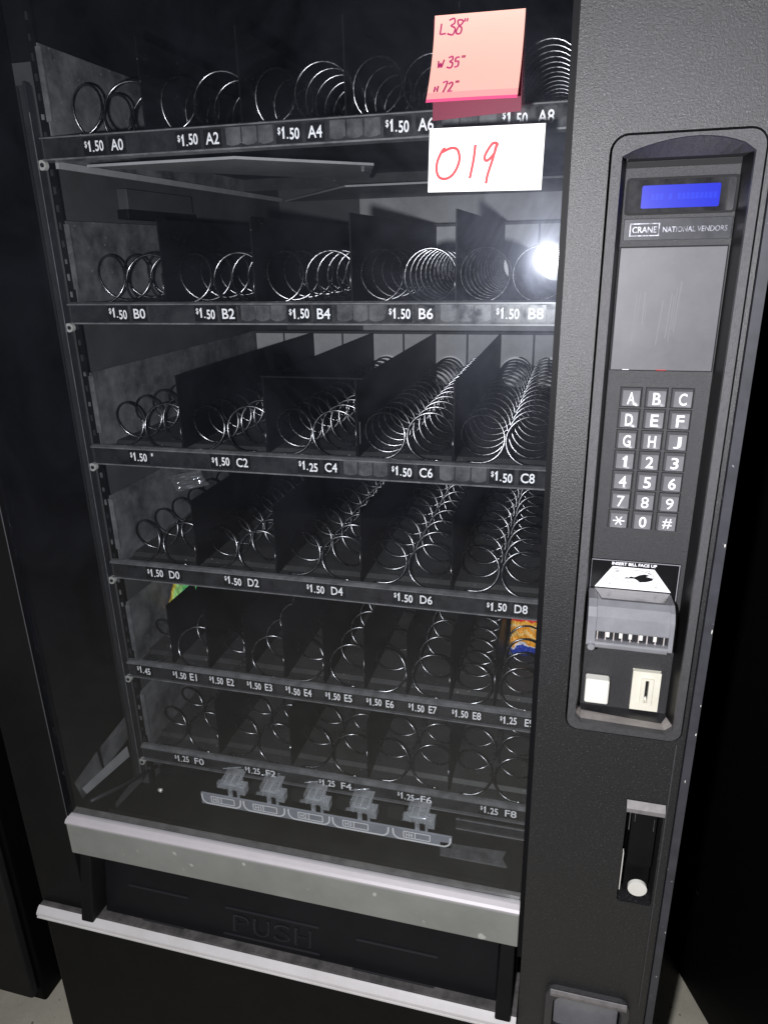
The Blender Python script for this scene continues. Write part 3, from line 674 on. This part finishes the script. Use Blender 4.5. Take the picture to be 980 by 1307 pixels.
lbm = MB(); lbm.hexa([(.6065,.0044,1.4840),(.7040,.0044,1.4822),(.7050,.0044,1.5325),(.6080,.0044,1.5338)],[(.6065,.0036,1.4840),(.7040,.0036,1.4822),(.7050,.0036,1.5325),(.6080,.0036,1.5338)],M['label'])
LB = lbm.build('paper_label', None, .0003); LB['label'] = 'white rectangular label with red handwritten 019 stuck below the pink note'; LB['category'] = 'label'
dn = MB()
stroke(dn, smooth([(.6222,1.5175),(.6195,1.5165),(.6150,1.5080),(.6145,1.5000),(.6175,1.4950),(.6240,1.4945),(.6300,1.4990),(.6340,1.5080),(.6325,1.5160),(.6270,1.5178),(.6190,1.5150)],6), .0023,.0031,M['redink'])
stroke(dn, smooth([(.6475,1.5195),(.6462,1.5080),(.6432,1.4935)],6), .0023,.0031,M['redink'])
stroke(dn, smooth([(.6640,1.5150),(.6660,1.5190),(.6620,1.5195),(.6570,1.5130),(.6555,1.5085),(.6580,1.5068),(.6635,1.5120),(.6655,1.5190),(.6625,1.5080),(.6585,1.4960),(.6575,1.4905),(.6570,1.4890)],6), .0023,.0031,M['redink'])
dn.build('handwriting', LB)

# ---------------------------------------------------------------- snack bags
def bag(name, m, w_, h_, d_, loc, rot, label, cat, seed):
    rn = random.Random(seed); g = MB(); nu, nv = 18, 22; ph = [rn.uniform(0,6) for _ in range(6)]
    for sgn in (-1,1):
        V = []
        for j in range(nv+1):
            for i in range(nu+1):
                u = i/nu*2-1; v = j/nv*2-1
                e = max(0,(1-abs(v)**4))*max(0,(1-abs(u)**3))
                pz = 1-.10*abs(u)**2*(1-abs(v)); px = 1-.10*(1-abs(v)**2)*abs(u)
                y = sgn*d_/2*e**.6 + .0022*math.sin(u*7+ph[0]+v*3)*e + .0018*math.sin(v*11+u*5+ph[1])*(e+.2)
                V.append((u*w_/2*px, y, v*h_/2*pz))
        F = [(j*(nu+1)+i, j*(nu+1)+i+1, (j+1)*(nu+1)+i+1, (j+1)*(nu+1)+i) for j in range(nv) for i in range(nu)]
        g.add(V, F, m, True)
    o = g.build(name); o.location = loc; o.rotation_euler = rot; o['label'] = label; o['category'] = cat; return o
bag('snack_bag', M['bagorange'], .054,.100,.022, (.698,.325,.893), (math.radians(-14),0,math.radians(4)), 'orange and blue snack bag held upright in the rightmost coil of the fifth tray', 'snack bag', 3)
bag('snack_bag', M['baggreen'], .052,.082,.012, (.148,.262,.918), (math.radians(-8),0.25,math.radians(-15)), 'small green and yellow snack packet in the leftmost coil of the fifth tray', 'snack bag', 5)
bag('candy_wrapper', M['wrap'], .060,.032,.012, (.160,.30,1.10), (math.radians(20),-.25,math.radians(5)), 'clear crumpled wrapper lying over the leftmost coils of the fourth tray', 'wrapper', 8)

# ---------------------------------------------------------------- neighbouring machines
NB = empty('vending_machine', (1.09,.40,0), 'matt black machine standing askew to the right of the keypad column', 'vending machine')
NB.rotation_euler = (0,0,math.radians(23.3))
g = MB(); g.box(0,.9,-.45,.50,.0,1.83,M['cab']); g.build('body', NB, .006, 3)
g = MB(); g.box(-.004,-.0005,-.40,.46,.10,1.75,M['cab']); g.build('side_panel', NB, .003, 2)
NL = empty('vending_machine', (-.22,.13,0), 'black machine at the left edge, only its front corner in view', 'vending machine')
g = MB(); g.box(-.9,0,.02,.9,.0,1.83,M['cab']); g.build('body', NL, .006, 3)
g = MB(); g.box(-.89,-.010,0,.0195,.03,1.80,M['cab2']); g.build('door', NL, .005, 3)
